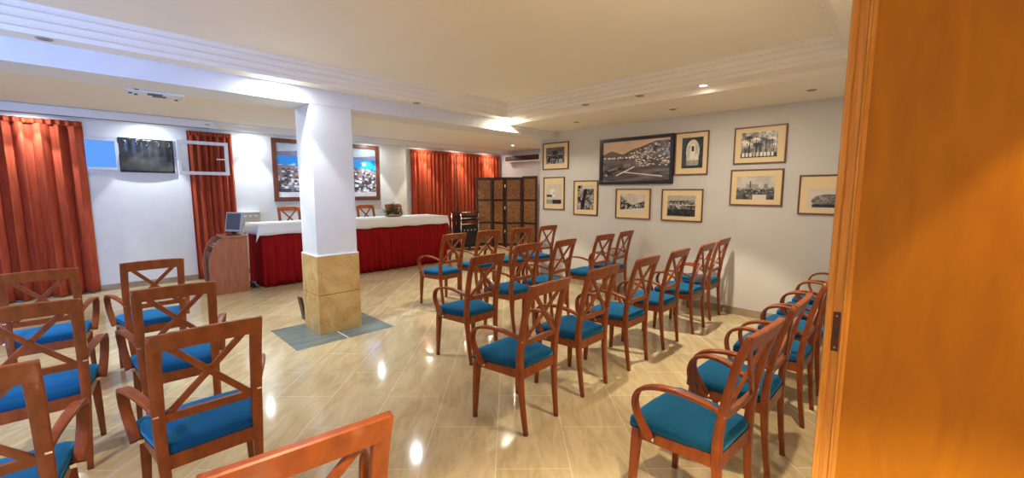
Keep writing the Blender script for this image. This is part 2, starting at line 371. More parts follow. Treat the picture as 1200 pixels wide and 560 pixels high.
downlight(-1.2, 2.2, ZT, True, 'added fill downlight in the tray ceiling above the left chairs', 13, WARM, 150, .8)  # added out of view as fill for the front room
downlight(-1.2, 4.15, ZB, True, 'added fill downlight in the ceiling border beyond the left chairs', 4, COOL, 150, .8)  # unseen extra lamp, added as cool fill at the left
downlight(.10, -.38, 2.42, True, 'added hall downlight just outside the doorway, lighting the nearest armchair', 30, WARM, 150, share=.03, cone=92)  # unseen, added to brighten the rail of the cut-off chair
downlight(2.2, .32, ZB, True, 'added fill downlight in the ceiling border above the nearest right chairs', 12, WARM, 150, .8)  # unseen, added as warm fill on the near right side
# downlight in the hall, throwing its cone over the veneer panel
downlight(1.42, -.60, 2.42, True, 'lit downlight in the hall behind the doorway', 48, (1, .66, .22), 66, .08, 'recessed ceiling downlights')

# ------------------------------------------------------------ curtains
def curtain(name_label, x0, x1, y, z1, pleat, seed, amp=.035):
    rnd = random.Random(seed)
    n = int((x1 - x0) / .008); rows = 12
    ph = [rnd.uniform(0, 6.28) for _ in range(4)]
    t = thing('curtain', name_label, 'curtain', ((x0 + x1) / 2, y, 0), 0)
    bm = bmesh.new(); G = []
    cx = (x0 + x1) / 2
    for j in range(rows + 1):
        f = j / rows; z = .015 + (z1 - .07 - .015) * f; row = []
        for i in range(n + 1):
            u = i / n; x = x0 - cx + (x1 - x0) * u
            s = 2 * math.pi * u * (x1 - x0) / pleat
            a = amp * (1.0 - .25 * f)
            yy = a * math.sin(s + .5 * math.sin(s * .31 + ph[0]) + .35 * math.sin(f * 2 + ph[1])) + .014 * math.sin(s * .37 + ph[2] + f) * (1 - f)
            xx = x + .012 * math.sin(2 * s) * (1 - f * .3)
            row.append(bm.verts.new((xx, yy, z)))
        G.append(row)
    for j in range(rows):
        for i in range(n): bm.faces.new((G[j][i], G[j][i + 1], G[j + 1][i + 1], G[j + 1][i]))
    o = obj('drape', bm, M['curtain'], t, True); o.modifiers.new('s', 'SOLIDIFY').thickness = .003
    bm = bmesh.new(); G = []        # gathered heading tape
    for j in range(4):
        z = z1 - .075 + .075 * j / 3; row = []
        for i in range(n + 1):
            u = i / n; x = x0 - cx + (x1 - x0) * u
            s = 2 * math.pi * u * (x1 - x0) / (pleat * .5)
            row.append(bm.verts.new((x, amp * .35 * math.sin(s) + (.006 if j == 3 else 0), z)))
        G.append(row)
    for j in range(3):
        for i in range(n): bm.faces.new((G[j][i], G[j][i + 1], G[j + 1][i + 1], G[j + 1][i]))
    o = obj('heading', bm, M['curtain'], t, True); o.modifiers.new('s', 'SOLIDIFY').thickness = .004
    bm = bmesh.new(); bm_box(bm, (x0 - cx, .035, z1 - .01), (x1 - cx, .055, z1 + .01), .003); obj('curtain_track', bm, M['trim_white'], t)
curtain('wide rust red curtain at the left edge beside the blue window', -1.6, .03, 8.395, 2.405, .16, 1, .055)
curtain('narrow rust red curtain behind the opened window sash', 1.19, 1.79, 8.41, 2.405, .085, 2, .038)
curtain('rust red curtain right of the framed town painting, left of its pair', 5.24, 6.515, 8.41, 2.405, .105, 3, .045)
curtain('rust red curtain behind the folding screen, right of its pair', 6.55, 8.02, 8.41, 2.405, .105, 5, .045)

# ------------------------------------------------------------ stage, long table
PZ = .25
struct(box('trim_6', (1.95, 7.12, 0), (5.0, 8.46, PZ), M['skirting']))     # low stage hidden by the table skirt
tb = thing('conference_table', 'long head table covered with cloth and crimson skirt', 'table', (3.46, 7.4, PZ))
TXa, TXb, TYa, TYb, TZ = 1.78, 5.14, 7.0, 7.68, .955
box('tabletop', (TXa - 3.46, TYa - 7.4, TZ - .03 - PZ), (TXb - 3.46, TYb - 7.4, TZ - .004 - PZ), M['desk'], tb)
for sx in (2.1, 3.46, 4.9):
    for sy in (7.2, 7.7):
        bm = bmesh.new(); bm_cyl(bm, (sx - 3.46, sy - 7.4, 0), (sx - 3.46, sy - 7.4, TZ - .03 - PZ), .02); obj('leg', bm, M['chrome'], tb, True)
def skirt_path():
    P = []
    def seg(a, b, k):
        for i in range(k): P.append((a[0] + (b[0] - a[0]) * i / k, a[1] + (b[1] - a[1]) * i / k))
    seg((TXa, TYb), (TXa, TYa), 60); seg((TXa, TYa), (TXb, TYa), 420); seg((TXb, TYa), (TXb, TYb), 60); P.append((TXb, TYb)); return P
P = skirt_path(); bm = bmesh.new(); G = []
rows = 8
for j in range(rows + 1):
    f = j / rows; row = []
    for i, (x, y) in enumerate(P):
        s = i * .42 + .8 * math.sin(i * .043) + .5 * math.sin(i * .11)
        a = .006 + .017 * (1 - f)
        off = a * math.sin(s) + .010 * (1 - f) * math.sin(i * .19)
        if i < 60: x, y = x - off - .008, y
        elif i < 480: x, y = x, y - off - .008
        else: x, y = x + off + .008, y
        row.append(bm.verts.new((x - 3.46, y - 7.4, .012 + .83 * f)))
    G.append(row)
for j in range(rows):
    for i in range(len(P) - 1): bm.faces.new((G[j][i], G[j][i + 1], G[j + 1][i + 1], G[j + 1][i]))
o = obj('table_skirt', bm, M['skirt'], None, True); o.location = (3.46, 7.4, 0); tag(o, 'pleated crimson skirt hanging around the long head table', 'table skirt')
o.modifiers.new('s', 'SOLIDIFY').thickness = .003
# white cloth over the top with hanging edges
bm = bmesh.new(); G = []
cx, cy = 3.46, 7.4
nx, ny = 84, 22
ex, ey = .03, .035
drop = .152
for j in range(-3, ny + 4):
    row = []
    for i in range(-3, nx + 4):
        ii = min(max(i, 0), nx); jj = min(max(j, 0), ny)
        x = TXa - ex + (TXb - TXa + 2 * ex) * ii / nx; y = TYa - ey + (TYb - TYa + 2 * ey) * jj / ny; z = TZ
        dx = max(-i, i - nx, 0); dy = max(-j, j - ny, 0); d = max(dx, dy)
        if d:
            f = d / 3; z = TZ - .004 - drop * f - .006 * math.sin(ii * .5 + jj * .9) * f
            if dx and dy: z -= .10 * f * f
            wv = .008 * math.sin(ii * .8 + jj * 1.3) * f + .006
            if dx: x += (-1 if i < 0 else 1) * (wv + .02 * f + (.03 * f if dy else 0))
            if dy: y += (-1 if j < 0 else 1) * (wv + .0 * f)
        row.append(bm.verts.new((x - cx, y - cy, z)))
    G.append(row)
for j in range(len(G) - 1):
    for i in range(len(G[0]) - 1): bm.faces.new((G[j][i], G[j][i + 1], G[j + 1][i + 1], G[j + 1][i]))
o = obj('tablecloth', bm, M['cloth'], None, True); o.location = (cx, cy, 0); o.modifiers.new('s', 'SOLIDIFY').thickness = .003
tag(o, 'white tablecloth lying over the top of the long head table', 'tablecloth')

# dried flower arrangement
fl = thing('flower_arrangement', 'low dried flower arrangement in a flat dish on the white tablecloth', 'flower arrangement', (4.20, 7.43, TZ + .002))
bm = bmesh.new()
bm_loft(bm, [[(rr * 1.25 * math.cos(a), rr * math.sin(a), z) for a in [2 * math.pi * k / 24 for k in range(24)]] for rr, z in ((.09, 0), (.135, .012), (.145, .035), (.137, .035), (.12, .02), (.02, .018))])
obj('dish', bm, M['bowl'], fl, True)
bm = bmesh.new(); rnd = random.Random(8)
for k in range(620):
    a = rnd.uniform(0, 6.283); el = rnd.uniform(.05, 1.5); ln = rnd.uniform(.11, .25) * (1.0 if rnd.random() < .8 else 1.25)
    d = Vector((math.cos(a) * math.cos(el) * 1.15, math.sin(a) * math.cos(el) * .8, math.sin(el) * .95))
    b0 = d * ln * rnd.uniform(.3, .8) + Vector((0, 0, .03)); tip = b0 + (d + Vector((rnd.uniform(-.5, .5), rnd.uniform(-.5, .5), rnd.uniform(-.2, .4)))) * .05
    sd = Vector((rnd.uniform(-1, 1), rnd.uniform(-1, 1), rnd.uniform(-.4, .4))).normalized() * .013; mid = (b0 + tip) / 2
    q = [bm.verts.new(v) for v in (b0, mid + sd, tip, mid - sd)]; bm.faces.new(q)
obj('foliage', bm, M['leaf'], fl)
for k in range(16):
    a = rnd.uniform(0, 6.283); el = rnd.uniform(.2, 1.4); ln = rnd.uniform(.09, .17)
    p = Vector((math.cos(a) * math.cos(el) * 1.1, math.sin(a) * math.cos(el) * .8, math.sin(el) * .9)) * ln + Vector((0, 0, .03))
    bm = bmesh.new(); bmesh.ops.create_icosphere(bm, subdivisions=2, radius=rnd.uniform(.014, .022), matrix=Matrix.Translation(p))
    for v in bm.verts: v.co += Vector((rnd.uniform(-1, 1), rnd.uniform(-1, 1), rnd.uniform(-1, 1))) * .003
    obj('seedhead', bm, M['pinecone'], fl)

# ------------------------------------------------------------ computer desk and monitor
dk = thing('computer_desk', 'reddish laminate computer desk with a curved side left of the long table', 'desk', (1.36, 7.2, 0))
def side_bm(y0, y1):
    pts = [(.225, .03), (.225, .775)]
    top = [(-.05, .80), (-.12, .775), (-.17, .70), (-.215, .60), (-.245, .48), (-.25, .38), (-.245, .25), (-.235, .12), (-.225, .0)]
    pl_ = [(.225, .0), (.225, .79), (-.02, .805)] + top
    bm = bmesh.new()
    bm_loft(bm, [[(x, y, z) for x, z in pl_] for y in (y0, y1)])
    return bm
obj('side_panel', side_bm(-.23, -.205), M['desk'], dk); obj('side_panel', side_bm(.205, .23), M['desk'], dk)
box('desk_top', (-.06, -.25, .795), (.235, .25, .818), M['desk'], dk, .004)
box('keyboard_shelf', (-.16, -.205, .655), (.2, .205, .675), M['desk'], dk, .002)
box('lower_shelf', (-.2, -.205, .08), (.2, .205, .10), M['desk'], dk, .002)
box('back_panel', (.19, -.205, .02), (.21, .205, .79), M['desk_dark'], dk)
bm = bmesh.new(); bm_box(bm, (-.21, -.205, .1), (-.19, .205, .60)); obj('front_panel', bm, M['desk_dark'], dk)
for sx in (-.18, .19):
    for sy in (-.19, .19):
        bm = bmesh.new(); bm_cyl(bm, (sx, sy - .012, .02), (sx, sy + .012, .02), .02); obj('caster', bm, M['black'], dk, True)
kb = thing('computer_keyboard', 'dark keyboard on the slide-out shelf of the computer desk', 'keyboard', (1.27, 7.18, .676))
box('keyboard_body', (-.06, -.17, 0), (.06, .17, .018), M['black'], kb, .003)
box('key_block', (-.045, -.155, .018), (.045, .155, .024), M['grey_plastic'], kb, .002)
mn = thing('computer_monitor', 'small grey flat monitor standing on the computer desk', 'monitor', (1.46, 7.16, .819), R(-62))
bm = bmesh.new(); bm_box(bm, (-.15, -.018, .045), (.15, .018, .33), .006)
o = obj('monitor_housing', bm, M['grey_plastic'], mn); o.rotation_euler = (R(-10), 0, 0)
s = box('screen', (-.128, -.0205, .075), (.128, -.0175, .31), M['lcd'], o)
bm = bmesh.new(); bm_cyl(bm, (0, 0, 0), (0, 0, .012), .09, .085, 24); bm_box(bm, (-.03, .0, .01), (.03, .022, .08), .003); obj('stand', bm, M['black'], mn)
pc = thing('cable_bundle', 'bundle of cables on the floor between computer desk and crimson skirt', 'cables', (1.66, 7.12, 0))
for k in range(4):
    rnd = random.Random(k + 3)
    pts = catmull([(rnd.uniform(-.04, .05), rnd.uniform(-.08, .12), .012 + .09 * abs(math.sin(q * 1.1 + k)) * (q not in (0, 5))) for q in range(6)], 5)
    bm = bmesh.new(); bm_sweep(bm, pts, .006, .006, Vector((0, 1, .3)), .005); obj('cable', bm, M['black' if k else 'grey_plastic'], pc, True)

# white unit on the back wall
bxo = thing('wall_unit', 'cream wall unit behind the left end of the long table', 'wall box', (1.98, YB, .90))
box('housing', (-.17, -.09, 0), (.16, -.0, .17), M['cream_plastic'], bxo, .01)
box('lid', (-.175, -.10, .17), (.165, -.0, .195), M['white_plastic'], bxo, .005)
for k in range(3): box('switch', (-.10 + .08 * k, -.096, .10), (-.05 + .08 * k, -.088, .14), M['white_plastic'], bxo, .002)

# board leaning behind the pillar
lb = box('leaning_board', (-.012, -.05, 0), (.012, .05, .27), M['dark_wood'], None, .003, (1.635, 4.93, .004)); lb.rotation_euler = (R(0), R(-9), 0)
tag(lb, 'small dark wooden piece leaning behind the marble pillar base', 'board')

# ------------------------------------------------------------ projection screen case and projector
sc = thing('projection_screen_case', 'long white projection screen case under the rear ceiling at upper left', 'projection screen', (0, 7.8, 2.39))
box('case', (-2.0, -.05, 0), (1.45, .045, .105), M['trim_white'], sc, .006)
box('slot', (-1.95, -.01, -.004), (1.38, .012, .002), M['black'], sc)
box('end_cap', (1.45, -.055, -.004), (1.475, .05, .108), M['white_plastic'], sc, .004)
box('label_plate', (1.33, -.053, .035), (1.39, -.049, .06), M['grey_plastic'], sc)
pj = thing('projector', 'white ceiling projector with dark vents hung under the rear ceiling', 'projector', (.50, 4.93, 2.285), R(-3))
bm = bmesh.new(); bm_box(bm, (-.19, -.13, .0), (.19, .13, .085), .012); obj('projector_body', bm, M['white_plastic'], pj)
bm = bmesh.new()
for k in range(9): bm_box(bm, (-.075 + .016 * k, -.1325, .018), (-.066 + .016 * k, -.128, .062))
bm_box(bm, (-.055, -.11, -.003), (.045, -.02, .002)); bm_box(bm, (-.02, -.02, -.003), (.075, .05, .002)); obj('vent', bm, M['black'], pj)
bm = bmesh.new(); bm_cyl(bm, (-.125, -.126, .042), (-.125, -.150, .042), .030, .028, 20); obj('lens', bm, M['black'], pj, True)
for x, y in ((-.165, -.05), (-.13, .0), (.15, .08)):
    bm = bmesh.new(); bm_cyl(bm, (x, y, -.008), (x, y, .002), .012); obj('foot', bm, M['black'], pj, True)
bm = bmesh.new(); bm_cyl(bm, (0, 0, .08), (0, 0, .17), .025); bm_box(bm, (-.06, -.06, .16), (.06, .06, .17)); obj('ceiling_bracket', bm, M['white_plastic'], pj)

# ------------------------------------------------------------ air conditioner
ac = thing('air_conditioner', 'long air conditioner with dark grille high on the far right wall', 'air conditioner', (XF, 7.45, 2.20))
box('housing', (-.22, -.62, 0), (-.0, .62, .17), M['white_plastic'], ac, .015)
bm = bmesh.new()
for k in range(5): bm_box(bm, (-.228, -.58, .035 + .024 * k), (-.218, .58, .050 + .024 * k))
bm_box(bm, (-.2235, -.59, .03), (-.219, .59, .155)); obj('grille', bm, M['dark_wood'], ac)

# ------------------------------------------------------------ equipment cart
ct = thing('equipment_cart', 'black equipment cart with chrome frame beside the end of the long table', 'cart', (6.53, 8.08, 0))
for sx in (-.275, .275):
    for sy in (-.18, .18):
        bm = bmesh.new(); bm_cyl(bm, (sx, sy, .07), (sx, sy, .93), .015); obj('post', bm, M['chrome'], ct, True)
        bm = bmesh.new(); bm_cyl(bm, (sx, sy - .013, .036), (sx, sy + .013, .036), .036); obj('caster', bm, M['black'], ct, True)
for z, m_ in ((.10, 'black'), (.74, 'black'), (.93, 'black')):
    bm = bmesh.new(); bm_box(bm, (-.29, -.20, z), (.29, .20, z + .022), .003); obj('shelf', bm, M[m_], ct)
for z in (.66, .80, .945):
    bm = bmesh.new(); bm_cyl(bm, (-.275, -.195, z), (.275, -.195, z), .012); obj('rail', bm, M['chrome'], ct, True)
eq = thing('amplifier_case', 'tall black amplifier case standing on the equipment cart', 'amplifier', (6.53, 8.08, .124))
box('case', (-.245, -.16, 0), (.245, .16, .50), M['black'], eq, .008)
box('front_plate', (-.22, -.166, .05), (.22, -.159, .46), M['black'], eq)
for k in range(4):
    bm = bmesh.new(); bm_cyl(bm, (-.17 + .11 * k, -.165, .38), (-.17 + .11 * k, -.18, .38), .016); obj('knob', bm, M['grey_plastic'], eq, True)
mx = thing('mixer', 'flat black mixer on the middle shelf of the equipment cart', 'mixer', (6.53, 8.08, .763))
box('mixer_body', (-.24, -.15, 0), (.24, .15, .09), M['black'], mx, .005)
box('fader_strip', (-.21, -.12, .09), (.21, .12, .094), M['grey_plastic'], mx)

# ------------------------------------------------------------ folding screen
P4 = [(7.04, 8.26), (7.40, 8.02), (7.43, 7.60), (7.79, 7.33), (7.83, 6.86)]
fs = thing('folding_screen', 'four-panel folding screen of dark wood and woven fibre before the curtains', 'folding screen', (7.45, 7.6, 0))
for k in range(4):
    a, b = Vector((*P4[k], 0)) - Vector((7.45, 7.6, 0)), Vector((*P4[k + 1], 0)) - Vector((7.45, 7.6, 0))
    wd = (b - a).length - .008
    H0 = 1.80 + (.025 if k == 3 else 0)
    bm = bmesh.new()
    t_ = .055
    bm_box(bm, (0, -.013, .0), (t_, .013, H0), .003); bm_box(bm, (wd - t_, -.013, 0), (wd, .013, H0), .003)
    for z0, z1 in ((.06, .12), (.62, .67), (1.20, 1.25), (H0 - .07, H0)): bm_box(bm, (t_, -.012, z0), (wd - t_, .012, z1), .002)
    pn = obj('screen_panel', bm, M['dark_wood'], fs); pn.location = a; pn.rotation_euler = (0, 0, math.atan2(b.y - a.y, b.x - a.x))
    for z0, z1 in ((.12, .62), (.67, 1.20), (1.25, H0 - .07)):
        bm = bmesh.new(); bm_box(bm, (t_, -.006, z0), (wd - t_, .006, z1)); obj('woven_infill', bm, M['weave'], pn)
    if k:
        for z in (.4, 1.0, 1.55):
            bm = bmesh.new(); bm_box(bm, (-.014, -.018, z), (.012, -.012, z + .07)); obj('hinge', bm, M['chrome'], pn)

# ------------------------------------------------------------ pictures (drawn as coloured grids)
def lin(c): return np.where(c <= .04045, c / 12.92, ((c + .055) / 1.055) ** 2.4)
def vnoise(W, Hh, sx, sy, seed, octv=3):
    rs = np.random.RandomState(seed); out = np.zeros((Hh, W)); amp = 1; tot = 0
    for o_ in range(octv):
        gx, gy = max(2, int(sx * 2 ** o_)), max(2, int(sy * 2 ** o_)); g = rs.rand(gy + 2, gx + 2)
        X = np.linspace(0, gx, W); Y = np.linspace(0, gy, Hh); xi, yi = X.astype(int), Y.astype(int); fx, fy = X - xi, Y - yi
        fx, fy = fx * fx * (3 - 2 * fx), (fy * fy * (3 - 2 * fy))[:, None]
        a = g[yi][:, xi]; b = g[yi][:, xi + 1]; c = g[yi + 1][:, xi]; d = g[yi + 1][:, xi + 1]
        out += amp * ((a * (1 - fx) + b * fx) * (1 - fy) + (c * (1 - fx) + d * fx) * fy); tot += amp; amp *= .5
    return out / tot
def canvas(W, Hh):
    V, U = np.mgrid[0:Hh, 0:W]; return U / (W - 1), 1 - V / (Hh - 1)      # v up, row 0 on top
def houses(img, rs, n, u0, u1, vf, sz, lo, hi, U, Vv, windows=True):
    for k in range(n):
        u = rs.uniform(u0, u1); v = vf(u, rs); w_, h_ = rs.uniform(.5, 1) * sz, rs.uniform(.6, 1.4) * sz
        m_ = (abs(U - u) < w_ / 2) & (abs(Vv - v) < h_ / 2); img[m_] = rs.uniform(lo, hi)
        if windows:
            m2 = (abs(U - u) < w_ / 6) & (abs(Vv - v) < h_ / 5); img[m2] = lo * .6
        m3 = (abs(U - u) < w_ / 2) & (abs(Vv - v - h_ / 2) < sz * .08); img[m3] = lo * .8
def art(kind, W, Hh, seed):
    U, V = canvas(W, Hh); rs = np.random.RandomState(seed); n1 = vnoise(W, Hh, 5, 5, seed, 4); n2 = vnoise(W, Hh, 14, 10, seed + 1, 3)
    g = np.full((Hh, W), .7)
    if kind == 'harbour':
        g = .62 + .12 * n1 * V
        g[V < .66] = (.28 + .26 * vnoise(W, Hh, 6, 26, seed, 3))[V < .66]
        hill = .62 + .30 * np.clip((U - .30) / .5, 0, 1) ** .8 + .05 * n2; m_ = (V > .56) & (V < hill); g[m_] = (.24 + .35 * n2)[m_]
        far = .66 + .10 * np.exp(-((U - .15) / .12) ** 2); m_ = (V > .60) & (V < far) & (U < .35); g[m_] = .42
        houses(g, rs, 110, .45, 1, lambda u, r: r.uniform(.58, .62 + .28 * min(1, (u - .3) / .5)), .035, .35, .95, U, V)
        houses(g, rs, 40, .02, .6, lambda u, r: r.uniform(.575, .60), .03, .55, .9, U, V, False)
        for k in range(60):
            u = rs.uniform(.50, .99); v = rs.uniform(.36, .58); m_ = (abs(U - u) < .013) & (abs(V - v) < .009); g[m_] = rs.uniform(.6, .95)
        d = V - (.16 + (U - .05) * .62); m_ = (abs(d - .03) < .055) & (U > .05) & (U < .47); g[m_] = (.12 + .5 * n2)[m_]
        d2 = V - (.14 + (U - .22) * .75); m_ = (abs(d2) < .012) & (U > .22) & (U < .50); g[m_] = .9
        d3 = V - (.23 - (U - .32) * .22); m_ = (abs(d3) < .010) & (U > .32) & (U < .9); g[m_] = .85
        houses(g, rs, 16, .05, .22, lambda u, r: r.uniform(.15, .28), .04, .08, .8, U, V)
        g = np.clip((g - .45) * 1.6 + .42, .04, 1); tint = np.stack([g * 1.0 + .02, g * .93, g * .88], -1); sky = (V > .66) & (V > hill); tint[sky] = np.stack([g * 1.12, g * .95, g * .78], -1)[sky]; return tint
    if kind == 'town':
        sky = np.stack([.60 + .15 * n1, .64 + .15 * n1, .68 + .15 * n1], -1); im = sky.copy()
        m_ = V < .84 + .03 * np.sin(U * 7); im[m_] = np.stack([.42 + .15 * n2, .40 + .12 * n2, .52 + .1 * n2], -1)[m_]
        m_ = (V < .77) & (V > .50); im[m_] = np.stack([.02 + .25 * n1, .40 + .30 * n1, .82 + .12 * n1], -1)[m_]
        m_ = (V < .73) & (V > .50) & (n2 > .66); im[m_] = (.75, .85, .92)
        land = V < .53 + .05 * np.sin(U * 9 + 1) + .03 * n2; im[land] = np.stack([.44 + .2 * n2, .38 + .2 * n2, .38 + .2 * n2], -1)[land]
        for k in range(520):
            u, v = rs.rand(), rs.uniform(.10, .56); sz = .018 + .03 * (.55 - v); m_ = (abs(U - u) < sz * .6) & (abs(V - v) < sz)
            c = [(.92, .92, .94), (.80, .80, .84), (.60, .50, .46), (.25, .26, .34), (.95, .94, .92), (.42, .28, .24), (.30, .36, .42)][rs.randint(7)]; im[m_] = c
            m_ = (abs(U - u) < sz * .6) & (abs(V - v + sz * .9) < sz * .22); im[m_] = (.22, .20, .27)
        for _ in range(2): im[:, 1:-1] = .25 * im[:, :-2] + .5 * im[:, 1:-1] + .25 * im[:, 2:]
        m_ = (abs(U - .285) < .012) & (V > .6) & (V < .88); im[m_] = (.35, .34, .5)
        m_ = (abs(U - .285) < .028) & (V > .58) & (V < .74); im[m_] = (.5, .48, .62)
        m_ = V < .08 + .02 * n2; im[m_] = (.86, .86, .87)
        return im
    if kind == 'city':
        g = .72 + .1 * n1; m_ = V < .62 + .1 * n2 + .1 * U; g[m_] = (.2 + .45 * n2)[m_]
        houses(g, rs, 90, 0, 1, lambda u, r: r.uniform(.25, .68), .07, .25, .9, U, V); m_ = V < .22; g[m_] = (.15 + .25 * n1)[m_]
    if kind == 'street':
        g = .66 + .15 * n1; m_ = (V < .9 - 1.1 * U) | (V < .35 + .5 * (U - .45)); g[m_] = (.18 + .55 * n2)[m_]
        houses(g, rs, 70, 0, 1, lambda u, r: r.uniform(.2, max(.25, .85 - 1.0 * u if u < .5 else .3 + .6 * (u - .45))), .08, .15, .85, U, V); m_ = V < .15 + .12 * U; g[m_] = .78
    if kind == 'arch':
        g = .22 + .2 * n1; arch = ((U - .52) ** 2 / .10 + (V - .55) ** 2 / .14 < 1) | ((abs(U - .52) < .30) & (V < .55)); g[arch] = (.62 + .3 * n2)[arch]
        m_ = (abs(U - .52) < .12) & (V > .3) & (V < .8); g[m_] = .9; m_ = (abs(U - .52) < .05) & (V > .55) & (V < .72); g[m_] = .3
        m_ = (V < .25) & arch; g[m_] = (.45 + .3 * n2)[m_]; m_ = V < .08; g[m_] = .3
    if kind == 'palms':
        g = .35 + .5 * n2; m_ = V > .8; g[m_] = (.2 + .75 * n2)[m_]
        for k in range(12):
            u, v = rs.uniform(.1, .95), rs.uniform(.45, .85)
            for q in range(14):
                a = q * .45; t = np.linspace(0, .13, 24); xs = u + t * np.cos(a); ys = v + t * np.sin(a) * .8 - t * t * 3
                for xx, yy in zip(xs, ys):
                    i_, j_ = int(xx * (W - 1)), int((1 - yy) * (Hh - 1))
                    if 0 <= i_ < W and 0 <= j_ < Hh: g[j_, i_] = .15 if k % 2 else .9
            m_ = (abs(U - u) < .012) & (V < v) & (V > .15); g[m_] = .2
        m_ = V < .18; g[m_] = (.25 + .2 * n1)[m_]
        for k in range(9): u = .08 + .1 * k; m_ = (abs(U - u) < .035) & (abs(V - .12) < .07); g[m_] = rs.uniform(.6, .95)
    if kind == 'castle':
        g = .80 - .18 * n1 * V; sl = .50 + .05 * n2; m_ = V < sl; g[m_] = (.5 + .3 * n2)[m_]
        m_ = (abs(U - .42) < .16) & (V < .66) & (V > .45); g[m_] = .62; m_ = (abs(U - .37) < .02) & (V < .80) & (V > .5); g[m_] = .4; m_ = (abs(U - .78) < .05) & (V < .66) & (V > .45); g[m_] = .55
        m_ = (V < .40 + .1 * n1); g[m_] = (.22 + .35 * n2)[m_]; houses(g, rs, 40, 0, 1, lambda u, r: r.uniform(.15, .5), .06, .4, .85, U, V)
        m_ = (abs(U - .62) < .18) & (V < .2); g[m_] = .78
    if kind == 'rock':
        g = .74 + .04 * n1; m_ = ((U - .52) ** 2 / .19 + (V - .40) ** 2 / .11 < 1) & (V > .18); g[m_] = (.30 + .45 * n2)[m_]
        m_ = (V < .22) & (V > .06) & (abs(U - .52) < .42); g[m_] = (.20 + .2 * n2)[m_]; houses(g, rs, 25, .2, .85, lambda u, r: r.uniform(.35, .68), .05, .3, .7, U, V)
    if kind == 'group':
        g = .55 - .2 * n1; m_ = (V < .8) & (abs(U - .5) < .12); g[m_] = .22
        m_ = V < .30; g[m_] = .62
        for k in range(26): u = rs.uniform(.03, .97); v = rs.uniform(.12, .42); m_ = (abs(U - u) < .03) & (abs(V - v) < .13); g[m_] = rs.uniform(.08, .4); m_ = (abs(U - u) < .018) & (abs(V - v - .15) < .03); g[m_] = .7
    if kind == 'boat':
        g = .72 + .04 * n1; m_ = (abs(U - .42) < .15) & (V > .35) & (V < .75); g[m_] = .82; m_ = (abs(U - .5) < .03) & (V > .5) & (V < .6); g[m_] = .35
        m_ = (abs(U - .2) < .2) & (V > .35) & (V < .46); g[m_] = .25 + .2 * n2[m_]; m_ = (V < .22) & (U > .42); g[m_] = (.2 + .2 * n2)[m_]; m_ = (V < .22) & (U <= .42); g[m_] = .6
    if kind == 'alley':
        g = .2 + .65 * vnoise(W, Hh, 12, 14, seed, 2); m_ = (abs(U - .3 - .25 * V) < .10); g[m_] = (.10 + .3 * n2)[m_]; m_ = (V > .85) & (U > .3); g[m_] = .75
        m_ = (U - .12) ** 2 + (V - .93) ** 2 < .005; g[m_] = .08
    if kind == 'bay':
        g = .70 - .05 * n1; m_ = (V < .72 + .12 * n2 - .1 * abs(U - .5)); g[m_] = (.25 + .4 * n2)[m_]; houses(g, rs, 60, 0, 1, lambda u, r: r.uniform(.35, .75), .06, .25, .95, U, V)
        m_ = (V < .34); g[m_] = (.22 + .18 * n2)[m_]; m_ = (abs(V - .55) < .012); g[m_] = .85
    g = np.clip((g - .5) * 1.6 + .47, .03, 1); return np.stack([g * .93 + .02, g * .88 + .02, g * .80 + .02], -1)
def print_mat(name, rough=.25):
    m = bpy.data.materials.new(name); m.use_nodes = True; nt = m.node_tree; b = nt.nodes['Principled BSDF']
    a = nt.nodes.new('ShaderNodeVertexColor'); a.layer_name = 'Col'; nt.links.new(a.outputs[0], b.inputs['Base Color']); b.inputs['Roughness'].default_value = rough
    b.inputs['Coat Weight'].default_value = .15; b.inputs['Coat Roughness'].default_value = .04
    return m
M['print'] = print_mat('printed_photograph')
def print_mesh(w_, h_, im):
    Hh, W = im.shape[:2]; me = bpy.data.meshes.new('print')
    X = np.linspace(-w_ / 2, w_ / 2, W); Z = np.linspace(h_ / 2, -h_ / 2, Hh)
    vs = np.zeros((Hh, W, 3)); vs[..., 0] = X[None, :]; vs[..., 2] = Z[:, None]
    idx = np.arange(Hh * W).reshape(Hh, W)
    fc = np.stack([idx[1:, :-1], idx[1:, 1:], idx[:-1, 1:], idx[:-1, :-1]], -1).reshape(-1, 4)
    me.from_pydata(vs.reshape(-1, 3).tolist(), [], fc.tolist())
    ca = me.color_attributes.new('Col', 'FLOAT_COLOR', 'POINT')
    col = np.ones((Hh * W, 4)); col[:, :3] = lin(np.clip(im.reshape(-1, 3), 0, 1)); ca.data.foreach_set('color', col.ravel())
    return me
def picture(name, label, cat, loc, rz, w_, h_, fw, fd, fmat, kind, res, seed, mount=None, mcol='matboard', group=None):
    """local x = width, z = height, faces -y; loc is the wall point at the picture's centre"""
    t = thing(name, label, cat, loc, rz, group)
    bm = frame_bm(-w_ / 2, w_ / 2, -h_ / 2, h_ / 2, -fd, 0, fw); obj('frame', bm, M[fmat], t)
    iw, ih = w_ - 2 * fw, h_ - 2 * fw
    box('backing', (-iw / 2, -fd * .45, -ih / 2), (iw / 2, -.001, ih / 2), M[mcol], t)
    if mount:
        l, r_, b_, tp = mount; pw, ph = iw - l - r_, ih - b_ - tp; px, pz = (l - r_) / 2, (b_ - tp) / 2
    else: pw, ph, px, pz = iw, ih, 0, 0
    link('print', print_mesh(pw, ph, art(kind, res[0], res[1], seed)), M['print'], t, loc=(px, -fd * .45 - .002, pz))
    return t
